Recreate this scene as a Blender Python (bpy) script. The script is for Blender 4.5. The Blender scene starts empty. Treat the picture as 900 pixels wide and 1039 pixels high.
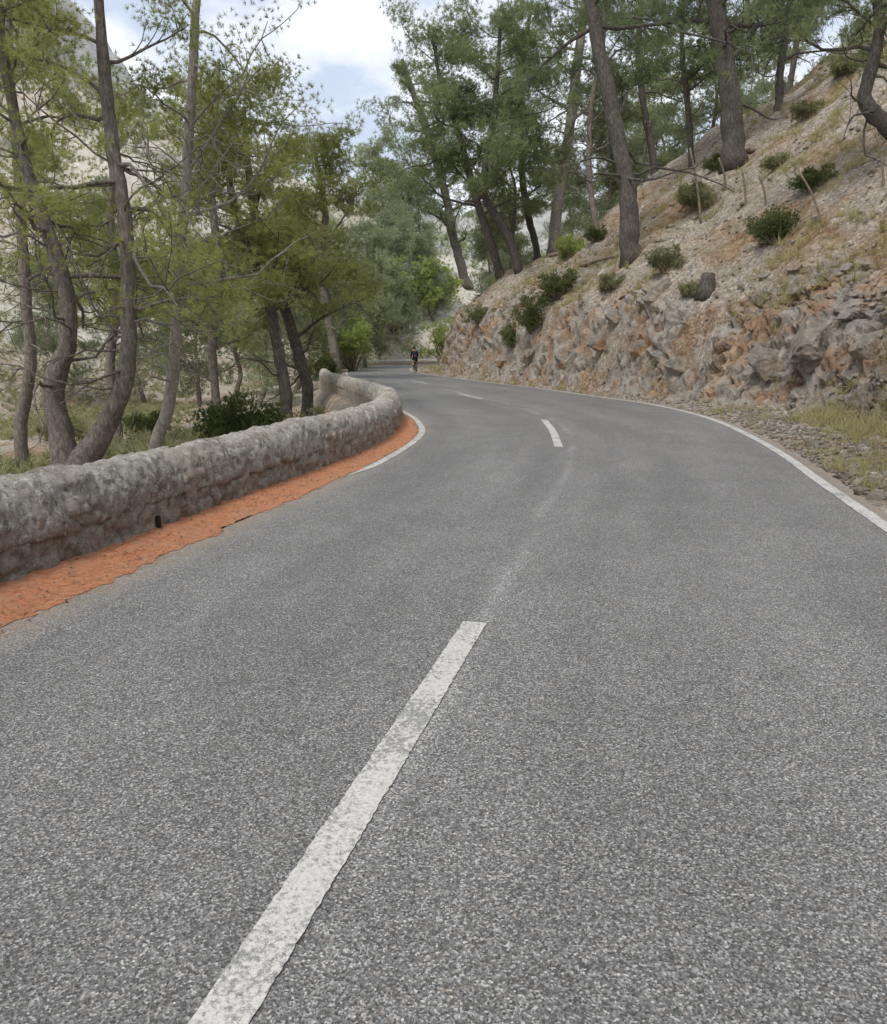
import bpy, bmesh, math, random
import numpy as np
from mathutils import Vector
PI=math.pi
scene=bpy.context.scene
COL=scene.collection
# ---------------------------------------------------------------- camera maths
P=math.radians(12.2); CH=1.5; FP=750.0
def ray(px,py):
    u=(px-450)/FP; v=(519.5-py)/FP
    return np.array([u, math.cos(P)+v*math.sin(P), -math.sin(P)+v*math.cos(P)])
CAM=np.array([0,0,CH])
def at(px,py,t): return CAM+ray(px,py)*t
def gp(px,py):
    d=ray(px,py); return CAM+d*(CH/-d[2])
# ---------------------------------------------------------------- numpy noise
def _h(ix,iy,iz,seed=0):
    n=(ix*374761393+iy*668265263+iz*2147483647+seed*1274126177)&0xFFFFFFFF
    n=((n^(n>>13))*1274126177)&0xFFFFFFFF
    n=((n^(n>>16))*2246822519)&0xFFFFFFFF
    return ((n^(n>>15))&0xFFFFFF)/float(0xFFFFFF)
def vn(x,y,z=0,seed=0):
    x,y,z=np.broadcast_arrays(np.asarray(x,float),np.asarray(y,float),np.asarray(z,float))
    ix=np.floor(x).astype(np.int64);iy=np.floor(y).astype(np.int64);iz=np.floor(z).astype(np.int64)
    fx=x-ix;fy=y-iy;fz=z-iz
    fx=fx*fx*(3-2*fx);fy=fy*fy*(3-2*fy);fz=fz*fz*(3-2*fz)
    r=0
    for a in (0,1):
        for b in (0,1):
            for c in (0,1):
                w=(fx if a else 1-fx)*(fy if b else 1-fy)*(fz if c else 1-fz)
                r=r+w*_h(ix+a,iy+b,iz+c,seed)
    return r*2-1
def fbm(x,y,z=0,o=4,seed=0):
    r=0;a=1.0;f=1.0;s=0
    for i in range(o):
        r=r+a*vn(np.asarray(x)*f,np.asarray(y)*f,np.asarray(z)*f,seed+i*7);s+=a;a*=.5;f*=2.03
    return r/s
def worley(x,y,z,seed=0,vec=False):
    x,y,z=np.broadcast_arrays(np.asarray(x,float),np.asarray(y,float),np.asarray(z,float))
    ix=np.floor(x).astype(np.int64);iy=np.floor(y).astype(np.int64);iz=np.floor(z).astype(np.int64)
    f1=np.full(x.shape,9.0);f2=np.full(x.shape,9.0);cid=np.zeros(x.shape);vx=np.zeros(x.shape);vy=np.zeros(x.shape);vz=np.zeros(x.shape)
    for a in (-1,0,1):
        for b in (-1,0,1):
            for c in (-1,0,1):
                jx=ix+a;jy=iy+b;jz=iz+c
                dx=jx+_h(jx,jy,jz,seed+1)-x;dy=jy+_h(jx,jy,jz,seed+2)-y;dz=jz+_h(jx,jy,jz,seed+3)-z
                d=np.sqrt(dx**2+dy**2+dz**2)
                hc=_h(jx,jy,jz,seed+4)
                m=d<f1
                f2=np.where(m,f1,np.minimum(f2,d)); cid=np.where(m,hc,cid); f1=np.where(m,d,f1)
                if vec: vx=np.where(m,dx,vx);vy=np.where(m,dy,vy);vz=np.where(m,dz,vz)
    if vec: return f1,f2,cid,vx,vy,vz
    return f1,f2,cid
def smooth(a,b,x):
    t=np.clip((np.asarray(x,float)-a)/(b-a),0,1); return t*t*(3-2*t)
def spl(xs,ys):
    xs=np.array(xs,float);ys=np.array(ys,float)
    m=np.gradient(ys,xs)
    def f(q):
        q=np.asarray(q,float); i=np.clip(np.searchsorted(xs,q)-1,0,len(xs)-2)
        h=xs[i+1]-xs[i]; t=np.clip((q-xs[i])/h,0,1)
        t2=t*t;t3=t2*t
        return (2*t3-3*t2+1)*ys[i]+(t3-2*t2+t)*h*m[i]+(-2*t3+3*t2)*ys[i+1]+(t3-t2)*h*m[i+1]
    return f
def curve(pts,n):
    pts=np.array(pts,float)
    if len(pts)==2: pts=np.array([pts[0],(pts[0]+pts[1])/2,pts[1]])
    d=np.r_[0,np.cumsum(np.linalg.norm(np.diff(pts[:,:3],axis=0),axis=1))]
    q=np.linspace(0,d[-1],n)
    return np.stack([spl(d,pts[:,k])(q) for k in range(pts.shape[1])],1)
# ---------------------------------------------------------------- plan of the road
Lf=spl([-15,0,3.84,6.5,9,11.5,14,16.5,20,26,33,42,50,65,78,86,92,100,110,130],
       [-6.9,-3.35,-2.44,-1.83,-1.22,-.74,-.5,-.66,-1.3,-2.5,-3.9,-5.4,-6.5,-8.3,-8.7,-6.8,-3,5,17,38])
Rf=spl([-15,0,6.5,8.5,11,13.9,16.5,19,22.7,25.8,31.3,37.5,50,60,70,78,86,92,100,110,130],
       [-1.3,2.4,4.0,4.5,5.15,5.75,6.15,6.3,6.05,5.35,4.2,2.5,-.7,-2.3,-3.0,-2.6,-.3,3.6,12,24,45])
SHf=spl([-15,5,9,14,18,22,27,40,50,60,75,130],[1.0,1.0,1.5,2.1,1.9,1.0,.55,.5,.8,1.8,3,3])
FHf=spl([-15,5,14,20,26,33,40,50,60,75,90,130],[1.6,1.6,2.1,2.5,2.6,3.0,3.3,3.5,3.0,2.2,1.6,1.2])
def H(x,y):
    x=np.asarray(x,float);y=np.asarray(y,float)
    R=Rf(y);L=Lf(y);dR=x-R;dL=L-x;sh=SHf(y)
    z=np.full(np.broadcast(x,y).shape,-.03)
    fac=np.interp(y,[0,30,60,90,150],[1,1,.74,.58,.5])
    u=smooth(0,1.2,dR-sh)
    hh=FHf(y)*u*(1+.35*fbm(x*.25,y*.25,0,3,5))
    sl=np.maximum(dR-sh-.7,0)
    sr=.8*fac*sl
    sr=np.where(sr>30,30+(sr-30)*.25,sr)
    r=hh+sr+.10*smooth(.1,1.0,dR)
    r=r+smooth(2,8,dR)*(fbm(x*.13,y*.13,1,4,9)*.9)+smooth(.3,2,dR)*fbm(x*.9,y*.9,2,3,3)*.14
    z=np.where(dR>0.1,z+r*smooth(.1,.6,dR),z)
    far=dL+.30*np.maximum(y-45,0)
    k_=smooth(17,24,y)
    l=-(1.0*smooth(1.1,3.2-1.0*k_,dL)+.5*k_*smooth(1.2,3,dL)+.8*smooth(3,14,dL)+.6*smooth(12,26,dL))
    l=l+smooth(1.5,6,dL)*fbm(x*.12,y*.12,4,4,11)*.6+smooth(1.5,9,dL)*(np.maximum(far-20,0)*.44+smooth(20,60,far)*fbm(x*.045,y*.045,4,5,13)*5)+smooth(1.2,3,dL)*fbm(x*.8,y*.8,4,3,12)*.1
    l=np.where(l>55,55+(l-55)*.3,l)
    z=np.where(dL>0.1,z+l,z)
    return z
def hit(px,py,dflt=40.):
    d=ray(px,py); t=np.geomspace(3,160,3000)
    p=CAM[None]+t[:,None]*d[None]
    m=p[:,2]<H(p[:,0],p[:,1])
    if m.any():
        i=int(np.argmax(m)); return p[i],t[i]
    p=CAM+d*dflt; p[2]=float(H(p[0],p[1])); return p,dflt
# ---------------------------------------------------------------- mesh helpers
class MB:
    def __init__(s): s.v=[];s.f3=[];s.f4=[];s.n=0
    def add(s,v,f):
        v=np.asarray(v,float).reshape(-1,3);f=np.asarray(f,np.int64)
        if f.size: (s.f3 if f.shape[1]==3 else s.f4).append(f+s.n)
        s.v.append(v);s.n+=len(v)
    def tube(s,pts,rad,k=8,cap=True,rough=0,seed=0):
        pts=np.asarray(pts,float);rad=np.asarray(rad,float);n=len(pts)
        T=np.gradient(pts,axis=0);T/=np.linalg.norm(T,axis=1)[:,None]+1e-9
        ref=np.array([0,1.0,0.13]) if abs(T[0][1])<.8 else np.array([1.0,0,0.1])
        A=np.cross(T,ref);A/=np.linalg.norm(A,axis=1)[:,None]+1e-9
        B=np.cross(T,A)
        th=np.arange(k)*2*PI/k
        r=rad[:,None]*np.ones(k)[None]
        if rough:
            r=r*(1+rough*fbm(np.cos(th)[None]*1.6+pts[:,0:1]*3,np.sin(th)[None]*1.6,pts[:,2:3]*1.3,3,seed))
        v=pts[:,None]+r[...,None]*(np.cos(th)[None,:,None]*A[:,None]+np.sin(th)[None,:,None]*B[:,None])
        i=np.arange(n-1)[:,None]*k;j=np.arange(k)[None];j2=(j+1)%k
        f=np.stack([i+j,i+j2,i+k+j2,i+k+j],-1).reshape(-1,4)
        o=s.n
        s.add(v.reshape(-1,3),f)
        if cap:
            s.add([pts[0],pts[-1]],np.zeros((0,3)))
            c0=s.n-2
            jj=np.arange(k)
            s.f3.append(np.stack([o+(jj+1)%k,o+jj,np.full(k,c0)],1))
            e=o+(n-1)*k
            s.f3.append(np.stack([e+jj,e+(jj+1)%k,np.full(k,c0+1)],1))
    def build(s,name,mat,parent=None,loc=None,smooth_=True,flatmask=None):
        V=np.concatenate(s.v) if s.v else np.zeros((0,3))
        if loc is not None: V=V-np.asarray(loc)[None]
        me=bpy.data.meshes.new(name)
        F=[];tot=[]
        for f in s.f3: F.append(f.reshape(-1));tot.append(np.full(len(f),3))
        for f in s.f4: F.append(f.reshape(-1));tot.append(np.full(len(f),4))
        F=np.concatenate(F);tot=np.concatenate(tot)
        st=np.r_[0,np.cumsum(tot)[:-1]]
        me.vertices.add(len(V));me.vertices.foreach_set('co',V.reshape(-1).astype(np.float32))
        me.loops.add(len(F));me.loops.foreach_set('vertex_index',F.astype(np.int32))
        me.polygons.add(len(tot));me.polygons.foreach_set('loop_start',st.astype(np.int32))
        sm=np.full(len(tot),smooth_)
        if flatmask is not None: sm=~flatmask[F[st]]
        me.polygons.foreach_set('use_smooth',sm)
        me.update(calc_edges=True)
        me.materials.append(mat)
        o=bpy.data.objects.new(name,me);COL.objects.link(o)
        if parent is not None: o.parent=parent
        elif loc is not None: o.location=loc
        return o
def grid_faces(n,m):
    i=np.arange(n-1)[:,None]*m;j=np.arange(m-1)[None]
    return np.stack([i+j,i+j+1,i+m+j+1,i+m+j],-1).reshape(-1,4)
def tag(o,label=None,cat=None,group=None,kind=None):
    if label:o['label']=label
    if cat:o['category']=cat
    if group:o['group']=group
    if kind:o['kind']=kind
    return o
def empty(name,loc,label=None,cat=None,group=None):
    o=bpy.data.objects.new(name,None);COL.objects.link(o);o.location=Vector([float(a) for a in loc])
    return tag(o,label,cat,group)
# ---------------------------------------------------------------- materials
class NT:
    def __init__(s,name):
        s.m=bpy.data.materials.new(name);s.m.use_nodes=True;s.t=s.m.node_tree;s.N=s.t.nodes
        s.b=s.N['Principled BSDF'];s.out=s.N['Material Output']
        s.b.inputs['Specular IOR Level'].default_value=.2
        s.tc=s.N.new('ShaderNodeTexCoord')
    def l(s,a,b): s.t.links.new(a,b)
    def noise(s,sc,det=4,vec=None,rough=.55,dist=0):
        n=s.N.new('ShaderNodeTexNoise');n.inputs['Scale'].default_value=sc;n.inputs['Detail'].default_value=det
        n.inputs['Roughness'].default_value=rough;n.inputs['Distortion'].default_value=dist
        s.l(vec or s.tc.outputs['Object'],n.inputs['Vector']);return n.outputs['Fac']
    def vor(s,sc,feat='F1',vec=None,out='Distance'):
        n=s.N.new('ShaderNodeTexVoronoi');n.feature=feat;n.inputs['Scale'].default_value=sc
        s.l(vec or s.tc.outputs['Object'],n.inputs['Vector']);return n.outputs[out]
    def ramp(s,fac,stops,interp='LINEAR'):
        r=s.N.new('ShaderNodeValToRGB');r.color_ramp.interpolation=interp
        e=r.color_ramp.elements
        while len(e)<len(stops): e.new(.5)
        for k,(p,c) in enumerate(stops):
            e[k].position=p;e[k].color=(c,c,c,1) if isinstance(c,(int,float)) else (*c,1)
        s.l(fac,r.inputs['Fac']);return r.outputs['Color']
    def mix(s,fac,a,b,mode='MIX'):
        n=s.N.new('ShaderNodeMix');n.data_type='RGBA';n.blend_type=mode
        for v,k in ((fac,0),(a,6),(b,7)):
            if isinstance(v,(int,float)): n.inputs[k].default_value=v if k==0 else (v,v,v,1)
            elif isinstance(v,tuple): n.inputs[k].default_value=(*v,1)
            else: s.l(v,n.inputs[k])
        return n.outputs[2]
    def math(s,op,a,b=0):
        n=s.N.new('ShaderNodeMath');n.operation=op
        for v,k in ((a,0),(b,1)):
            if isinstance(v,(int,float)): n.inputs[k].default_value=v
            else: s.l(v,n.inputs[k])
        return n.outputs[0]
    def mapping(s,scale,src=None):
        n=s.N.new('ShaderNodeMapping');n.inputs['Scale'].default_value=scale
        s.l(src or s.tc.outputs['Object'],n.inputs['Vector']);return n.outputs['Vector']
    def bump(s,h,strength=.5,dist=.02,prev=None):
        n=s.N.new('ShaderNodeBump');n.inputs['Strength'].default_value=strength;n.inputs['Distance'].default_value=dist
        s.l(h,n.inputs['Height'])
        if prev: s.l(prev,n.inputs['Normal'])
        s.l(n.outputs['Normal'],s.b.inputs['Normal']);return n.outputs['Normal']
    def color(s,c,rough=.9):
        if isinstance(c,tuple): s.b.inputs['Base Color'].default_value=(*c,1)
        else: s.l(c,s.b.inputs['Base Color'])
        s.b.inputs['Roughness'].default_value=rough
        return s.m
def attr(n,name):
    a=n.N.new('ShaderNodeAttribute');a.attribute_name=name;return a
def m_asphalt():
    n=NT('asphalt')
    vc=n.vor(170,'F1',out='Color')
    sp=n.N.new('ShaderNodeSeparateColor');n.l(vc,sp.inputs[0])
    agg=n.ramp(sp.outputs[0],[(0,.055),(.3,.108),(.62,.165),(.85,.255),(1,.42)])
    agg2=n.ramp(n.noise(80,5,rough=.78),[(.3,.5),(.7,1.5)])
    c=n.mix(1,agg,agg2,'MULTIPLY')
    tint=n.ramp(sp.outputs[1],[(0,(.98,.985,.98)),(.8,(1,.98,.94)),(1,(1.12,.97,.83))])
    c=n.mix(1,c,tint,'MULTIPLY')
    blot=n.ramp(n.noise(1.3,7,rough=.72),[(.3,.88),(.7,1.12)])
    c=n.mix(1,c,blot,'MULTIPLY')
    grit=n.ramp(n.noise(14,6,rough=.8),[(.3,.88),(.7,1.13)])
    c=n.mix(1,c,grit,'MULTIPLY')
    uv=n.mapping((7,.16,1),n.tc.outputs['UV'])
    st=n.ramp(n.noise(1,4,vec=uv),[(.32,.85),(.68,1.18)])
    c=n.mix(1,c,st,'MULTIPLY')
    sx=n.N.new('ShaderNodeSeparateXYZ');n.l(n.tc.outputs['UV'],sx.inputs[0])
    cd=n.math('ABSOLUTE',n.math('SUBTRACT',n.math('ADD',sx.outputs[0],n.math('MULTIPLY',n.math('SUBTRACT',n.noise(.4,2),.5),.03)),.452))
    seam=n.ramp(cd,[(0,1.4),(.006,1.22),(.016,1.0)])
    c=n.mix(n.ramp(n.noise(.6,3),[(.38,0.),(.54,1.)]),c,n.mix(1,c,seam,'MULTIPLY'))
    edge=n.ramp(n.math('ABSOLUTE',n.math('SUBTRACT',sx.outputs[0],.5)),[(.44,0.),(.5,1.)])
    c=n.mix(n.math('MULTIPLY',edge,n.noise(6,4)),c,(.36,.28,.20))
    n.bump(n.math('ADD',n.vor(170,'F1'),n.noise(80,3)),.55,.005)
    n.b.inputs['Specular IOR Level'].default_value=.4
    return n.color(c,.72)
def m_paint():
    n=NT('road_paint')
    w=n.ramp(n.noise(90,5,rough=.7),[(.3,(.36,.35,.325)),(.62,(.58,.565,.53))])
    worn=n.ramp(n.math('ADD',n.noise(45,6,rough=.85),n.math('MULTIPLY',n.noise(3,3),.45)),[(.64,1.),(.72,0.)])
    d=n.ramp(n.noise(120,3),[(.3,.08),(.7,.28)])
    c=n.mix(n.math('MULTIPLY',worn,.8),w,d)
    n.bump(n.noise(110,4),.5,.005)
    return n.color(c,.7)
def m_ground():
    n=NT('hillside_ground');za=attr(n,'zone');z=za.outputs['Color']
    sp=n.N.new('ShaderNodeSeparateColor');n.l(z,sp.inputs[0])
    big=n.noise(.35,6,rough=.65);mid=n.noise(2.2,8,rough=.7);fin=n.noise(22,5,rough=.75)
    lit=n.ramp(mid,[(.3,(.16,.105,.065)),(.47,(.32,.205,.12)),(.58,(.41,.30,.20)),(.75,(.54,.46,.36))])
    scree=n.ramp(n.noise(3.5,8,rough=.75),[(.3,(.24,.20,.16)),(.5,(.44,.385,.32)),(.7,(.62,.56,.49))])
    base=n.mix(n.ramp(big,[(.38,0.),(.52,1.)]),lit,scree)
    peb=n.ramp(n.vor(16,'F1',out='Color'),[(.2,.6),(.8,1.4)])
    base=n.mix(.75,base,n.mix(1,base,peb,'MULTIPLY'))
    peb2=n.ramp(n.vor(6,'F1'),[(.12,1.25),(.34,.95),(.6,.8)])
    base=n.mix(.6,base,n.mix(1,base,peb2,'MULTIPLY'))
    rk=n.ramp(n.noise(1.9,10,rough=.75,dist=.5),[(.28,(.12,.10,.085)),(.42,(.27,.235,.20)),(.55,(.42,.385,.34)),(.72,(.61,.58,.53))])
    och=n.ramp(n.noise(.9,6,rough=.65),[(.48,0.),(.60,1.)])
    rk=n.mix(n.math('MULTIPLY',och,.75),rk,n.mix(1,rk,(1.12,.74,.45),'MULTIPLY'))
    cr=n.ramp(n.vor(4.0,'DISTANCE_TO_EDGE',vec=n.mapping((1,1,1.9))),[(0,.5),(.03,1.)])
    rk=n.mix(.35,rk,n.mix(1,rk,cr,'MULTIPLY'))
    crevice_shade=n.ramp(za.outputs['Alpha'],[(0.,(.45,.34,.25)),(.6,(1.,1.,1.))])  # crevice shade baked into the rock colour as a brown darkening
    rk=n.mix(1,rk,crevice_shade,'MULTIPLY')
    rockm=n.ramp(n.math('ADD',sp.outputs[0],n.math('MULTIPLY',n.math('SUBTRACT',mid,.5),.9)),[(.42,0.),(.56,1.)])
    c=n.mix(rockm,base,rk)
    gr=n.ramp(fin,[(.3,(.12,.115,.05)),(.7,(.32,.29,.16))])
    gm=n.ramp(n.math('ADD',sp.outputs[1],n.math('MULTIPLY',n.math('SUBTRACT',n.noise(1.3,6,rough=.7),.5),1.1)),[(.5,0.),(.7,1.)])
    c=n.mix(n.math('MULTIPLY',gm,.75),c,gr)
    red=n.ramp(fin,[(.3,(.24,.075,.03)),(.7,(.48,.19,.09))])
    c=n.mix(sp.outputs[2],c,red)
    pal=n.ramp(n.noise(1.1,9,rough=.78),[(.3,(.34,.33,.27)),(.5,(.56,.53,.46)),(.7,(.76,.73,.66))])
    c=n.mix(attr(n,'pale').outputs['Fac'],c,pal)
    c=n.mix(1,c,n.ramp(fin,[(.25,.7),(.75,1.25)]),'MULTIPLY')
    b1=n.bump(n.noise(5,9,rough=.78),.9,.12)
    n.bump(n.noise(32,5,rough=.8),.8,.03,b1)
    return n.color(c,.95)
def m_dirt():
    n=NT('red_dirt')
    c=n.ramp(n.noise(28,7,rough=.85),[(.28,(.22,.085,.045)),(.48,(.46,.19,.095)),(.7,(.64,.36,.23))])
    c=n.mix(n.ramp(n.noise(4,6,rough=.75),[(.48,0.),(.70,.75)]),c,(.40,.26,.17))
    c=n.mix(n.ramp(n.noise(55,4,rough=.8),[(.60,0.),(.66,.7)]),c,(.16,.09,.05))
    n.bump(n.noise(45,6,rough=.85),.8,.02)
    return n.color(c,.98)
def m_wall(body):
    n=NT('rubble_masonry' if body else 'lime_coping')
    if body:
        c=n.ramp(n.noise(7,9,rough=.8),[(.28,(.18,.15,.12)),(.45,(.37,.325,.27)),(.6,(.50,.46,.40)),(.75,(.66,.62,.56))])
        cr=n.ramp(n.vor(5.5,'DISTANCE_TO_EDGE'),[(0,.5),(.06,1.)])
        c=n.mix(.5,c,n.mix(1,c,cr,'MULTIPLY'))
        c=n.mix(n.ramp(n.noise(1.8,5),[(.52,0.),(.7,.45)]),c,(.36,.25,.16))
    else:
        c=n.ramp(n.noise(7,10,rough=.8),[(.28,(.23,.205,.17)),(.42,(.42,.39,.335)),(.56,(.55,.52,.46)),(.72,(.74,.71,.65))])
        cr=n.ramp(n.vor(4.2,'DISTANCE_TO_EDGE'),[(0,.6),(.05,1.)])
        c=n.mix(.5,c,n.mix(1,c,cr,'MULTIPLY'))
        c=n.mix(n.ramp(n.noise(2.6,8,rough=.78),[(.48,0.),(.60,.65)]),c,(.28,.245,.19))
        c=n.mix(n.ramp(n.noise(19,8,rough=.8),[(.54,0.),(.60,.8)]),c,(.15,.135,.11))
        c=n.mix(n.ramp(n.noise(12,8,rough=.8),[(.55,0.),(.59,.85)]),c,(.72,.705,.655))
        c=n.mix(n.ramp(n.noise(1.4,5),[(.55,0.),(.7,.4)]),c,(.44,.37,.27))
    c=n.mix(1,c,n.ramp(n.noise(70,4,rough=.8),[(.3,.65),(.7,1.28)]),'MULTIPLY')
    b=n.bump(n.noise(11,9,rough=.8),1,.045)
    n.bump(n.noise(60,5,rough=.8),.9,.016,b)
    return n.color(c,.93)
def m_rock(name,warm):
    n=NT(name)
    rk=n.ramp(n.noise(2.6,10,rough=.78,dist=.3),[(.28,(.11,.09,.075)),(.43,(.27,.24,.20)),(.56,(.41,.375,.33)),(.72,(.60,.57,.52))])
    rk=n.mix(n.math('MULTIPLY',n.ramp(n.noise(1.6,5),[(.45,0.),(.6,1.)]),warm),rk,n.mix(1,rk,(1.15,.74,.45),'MULTIPLY'))
    b=n.bump(n.noise(4,9,rough=.8),1,.14)
    n.bump(n.noise(30,5,rough=.8),.8,.03,b)
    return n.color(rk,.93)
def m_bark(name,a,b,sc=1):
    n=NT(name)
    v=n.mapping((17*sc,17*sc,5*sc))
    c=n.ramp(n.noise(1.2,8,vec=v,rough=.75),[(.30,tuple(x*.4 for x in a)),(.5,a),(.68,b)])
    c=n.mix(1,c,n.ramp(n.noise(1.6,4),[(.3,.82),(.7,1.2)]),'MULTIPLY')
    n.bump(n.noise(1.4,7,vec=v,rough=.75),1,.03)
    return n.color(c,.95)
def m_leaf(name,a,b,c_,trans=.35,sc=1.1):
    n=NT(name)
    oi=n.N.new('ShaderNodeObjectInfo')
    f=n.math('ADD',n.noise(sc,4,rough=.75),n.math('MULTIPLY',n.math('SUBTRACT',oi.outputs['Random'],.5),.16))
    col=n.ramp(f,[(.3,a),(.5,b),(.72,c_)])
    d=n.N.new('ShaderNodeBsdfDiffuse');t=n.N.new('ShaderNodeBsdfTranslucent');m=n.N.new('ShaderNodeMixShader')
    n.l(col,d.inputs[0]);n.l(n.mix(1,col,(1.3,1.27,.95),'MULTIPLY'),t.inputs[0]);m.inputs[0].default_value=trans
    n.l(d.outputs[0],m.inputs[1]);n.l(t.outputs[0],m.inputs[2]);n.l(m.outputs[0],n.out.inputs[0])
    return n.m
def m_flat(name,c,rough=.6,metal=0,var=.15):
    n=NT(name)
    k=n.mix(1,c,n.ramp(n.noise(14,4),[(.3,1-var),(.7,1+var)]),'MULTIPLY')
    n.b.inputs['Metallic'].default_value=metal
    return n.color(k,rough)
M=dict(asphalt=m_asphalt(),paint=m_paint(),ground=m_ground(),dirt=m_dirt(),wbody=m_wall(True),wcope=m_wall(False),
  rock=m_rock('grey_limestone',.3),rockw=m_rock('ochre_limestone',.9),
  bark=m_bark('pine_bark',(.19,.165,.14),(.36,.33,.295)),barkd=m_bark('dark_pine_bark',(.105,.092,.08),(.21,.195,.175)),barkm=m_bark('mid_pine_bark',(.155,.135,.115),(.30,.275,.245)),
  barkp=m_bark('pale_pine_bark',(.32,.29,.26),(.50,.47,.43)),
  pine=m_leaf('pine_needles',(.14,.165,.065),(.27,.295,.12),(.43,.45,.20),.45),
  pined=m_leaf('dark_pine_needles',(.11,.145,.09),(.20,.245,.14),(.33,.375,.21),.45),
  pineb=m_leaf('hazed_pine_needles',(.18,.21,.155),(.29,.33,.225),(.42,.455,.30),.45,.5),  # paler and bluer needles: distance haze put into the leaf colour
  shrub=m_leaf('shrub_leaves',(.065,.085,.04),(.14,.17,.07),(.25,.28,.13),.35,2.5),
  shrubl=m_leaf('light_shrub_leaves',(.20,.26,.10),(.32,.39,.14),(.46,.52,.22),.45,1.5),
  olive=m_leaf('grey_olive_leaves',(.16,.17,.10),(.30,.305,.18),(.42,.41,.27),.4,1.5),
  grass=m_leaf('dry_grass_blades',(.22,.20,.10),(.42,.37,.21),(.34,.35,.16),.35,3),
  wood=m_bark('weathered_wood',(.24,.19,.14),(.42,.35,.28),1.5))
def m_hills():
    n=NT('hazed_far_hills')
    c=n.ramp(n.noise(.07,12,rough=.78),[(.3,(.28,.31,.27)),(.43,(.48,.49,.45)),(.53,(.67,.66,.63)),(.72,(.80,.79,.77))])  # pale rock and scrub tones, lightened to paint in distance haze
    n.bump(n.noise(.15,9,rough=.78),1,3)
    return n.color(c,1)
M['hills']=m_hills()
# ---------------------------------------------------------------- ground
Ys=np.r_[np.arange(-15,4,1.0),np.geomspace(4,7,50),np.geomspace(7.02,46,720),np.geomspace(46.2,70,70),np.geomspace(70.6,420,130)]
cr_=np.r_[.1,np.arange(.2,6.4,.055),np.geomspace(6.46,260,95)]
cl_=np.r_[.1,.5,1.0,np.geomspace(1.1,300,110)]
Lr=Lf(Ys);Rr=Rf(Ys)
X=np.concatenate([Lr[:,None]-cl_[None,::-1],(Lr+.0)[:,None],((Lr+Rr)/2)[:,None],Rr[:,None],Rr[:,None]+cr_[None]],1)
Y=np.repeat(Ys[:,None],X.shape[1],1)
Z=H(X,Y)
dR=X-Rr[:,None];dL=Lr[:,None]-X;sh=SHf(Y)
patch=fbm(X*.33,Y*.33,Z*.5,4,79)
face=smooth(-.15,.4,dR-sh)*(1-smooth(1.3,2.6,dR-sh+fbm(X*.4,Y*.4,0,3,77)*2.0))
face=face*(1-.6*smooth(.16,.36,patch))
outc=smooth(.18,.36,fbm(X*.25,Y*.25,7,4,31))*smooth(1,3,dR)*(1-smooth(9,22,dR))
rk=np.clip(face+outc*.45,0,1)
c0=len(cl_)+2
sub=(slice(None),slice(c0,c0+len(cr_)-45))
Xs,Ysb,Zs=X[sub],Y[sub],Z[sub]
wx_=fbm(Xs*1.7,Ysb*1.7,Zs*1.7,3,61)*.5;wy_=fbm(Xs*1.7,Ysb*1.7,Zs*1.7,3,62)*.5
f1,f2,cid,ax,ay,az_=worley(Xs*.8+wx_,Ysb*.6+wy_,Zs*1.1,3,True)
g1,g2,cid2,bx_,by_,bz_=worley(Xs*2.1+wx_,Ysb*1.7+wy_,Zs*2.5,8,True)
h1,h2,cid3=worley(Xs*5,Ysb*4.2,Zs*5.6,9)
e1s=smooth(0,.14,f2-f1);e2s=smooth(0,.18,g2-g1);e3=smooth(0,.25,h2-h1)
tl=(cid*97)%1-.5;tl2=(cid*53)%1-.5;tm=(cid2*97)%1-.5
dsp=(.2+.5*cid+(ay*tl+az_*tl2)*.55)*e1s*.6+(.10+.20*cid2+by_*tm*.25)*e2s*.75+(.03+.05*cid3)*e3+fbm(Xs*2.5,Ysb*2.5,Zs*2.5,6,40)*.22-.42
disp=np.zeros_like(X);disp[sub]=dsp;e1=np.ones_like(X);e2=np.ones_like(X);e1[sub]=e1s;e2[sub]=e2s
amp=rk*np.where(Y>3,1,0)*np.clip(dR/1.2,0,1)
DX=-amp*disp*.78;DZ=amp*disp*.32
g=vn(X*7,Y*7,0,50)*.02*smooth(.2,.6,dR)+smooth(1,3,dR)*(1-rk)*fbm(X*2.2,Y*2.2,0,4,51)*.16
V=np.stack([X+DX,Y,Z+DZ+g],-1)
green=np.clip(smooth(.25,.7,dR)*(1-smooth(.2,.9,dR-sh+.2))*smooth(10,14,Y)*.45,0,1)
green=np.maximum(green,smooth(1.0,2.5,dR-sh)*(1-smooth(7,14,dR))*smooth(14,24,Y)*.52)
green=np.maximum(green,smooth(3,10,dL)*.22)
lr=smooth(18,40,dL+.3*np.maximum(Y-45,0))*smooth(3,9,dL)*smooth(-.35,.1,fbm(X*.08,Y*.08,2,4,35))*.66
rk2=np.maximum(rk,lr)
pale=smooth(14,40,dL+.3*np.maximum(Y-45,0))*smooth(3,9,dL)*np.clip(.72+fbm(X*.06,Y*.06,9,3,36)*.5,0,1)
red=smooth(.0,.1,dL)*(1-smooth(1.0,1.6,dL))*(1-smooth(17,22,Y))
cav=np.clip(e1*.5+e2*.6,0,1);cav=np.where(dL>0,1,cav)  # crack mask, low in the gaps, drives the painted crevice shade
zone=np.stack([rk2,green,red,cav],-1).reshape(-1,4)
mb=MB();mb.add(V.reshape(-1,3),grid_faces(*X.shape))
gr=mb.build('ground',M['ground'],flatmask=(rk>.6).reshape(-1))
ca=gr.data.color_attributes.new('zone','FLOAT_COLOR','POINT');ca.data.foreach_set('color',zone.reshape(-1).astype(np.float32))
pa_=gr.data.attributes.new('pale','FLOAT','POINT');pa_.data.foreach_set('value',pale.reshape(-1).astype(np.float32))
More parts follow.
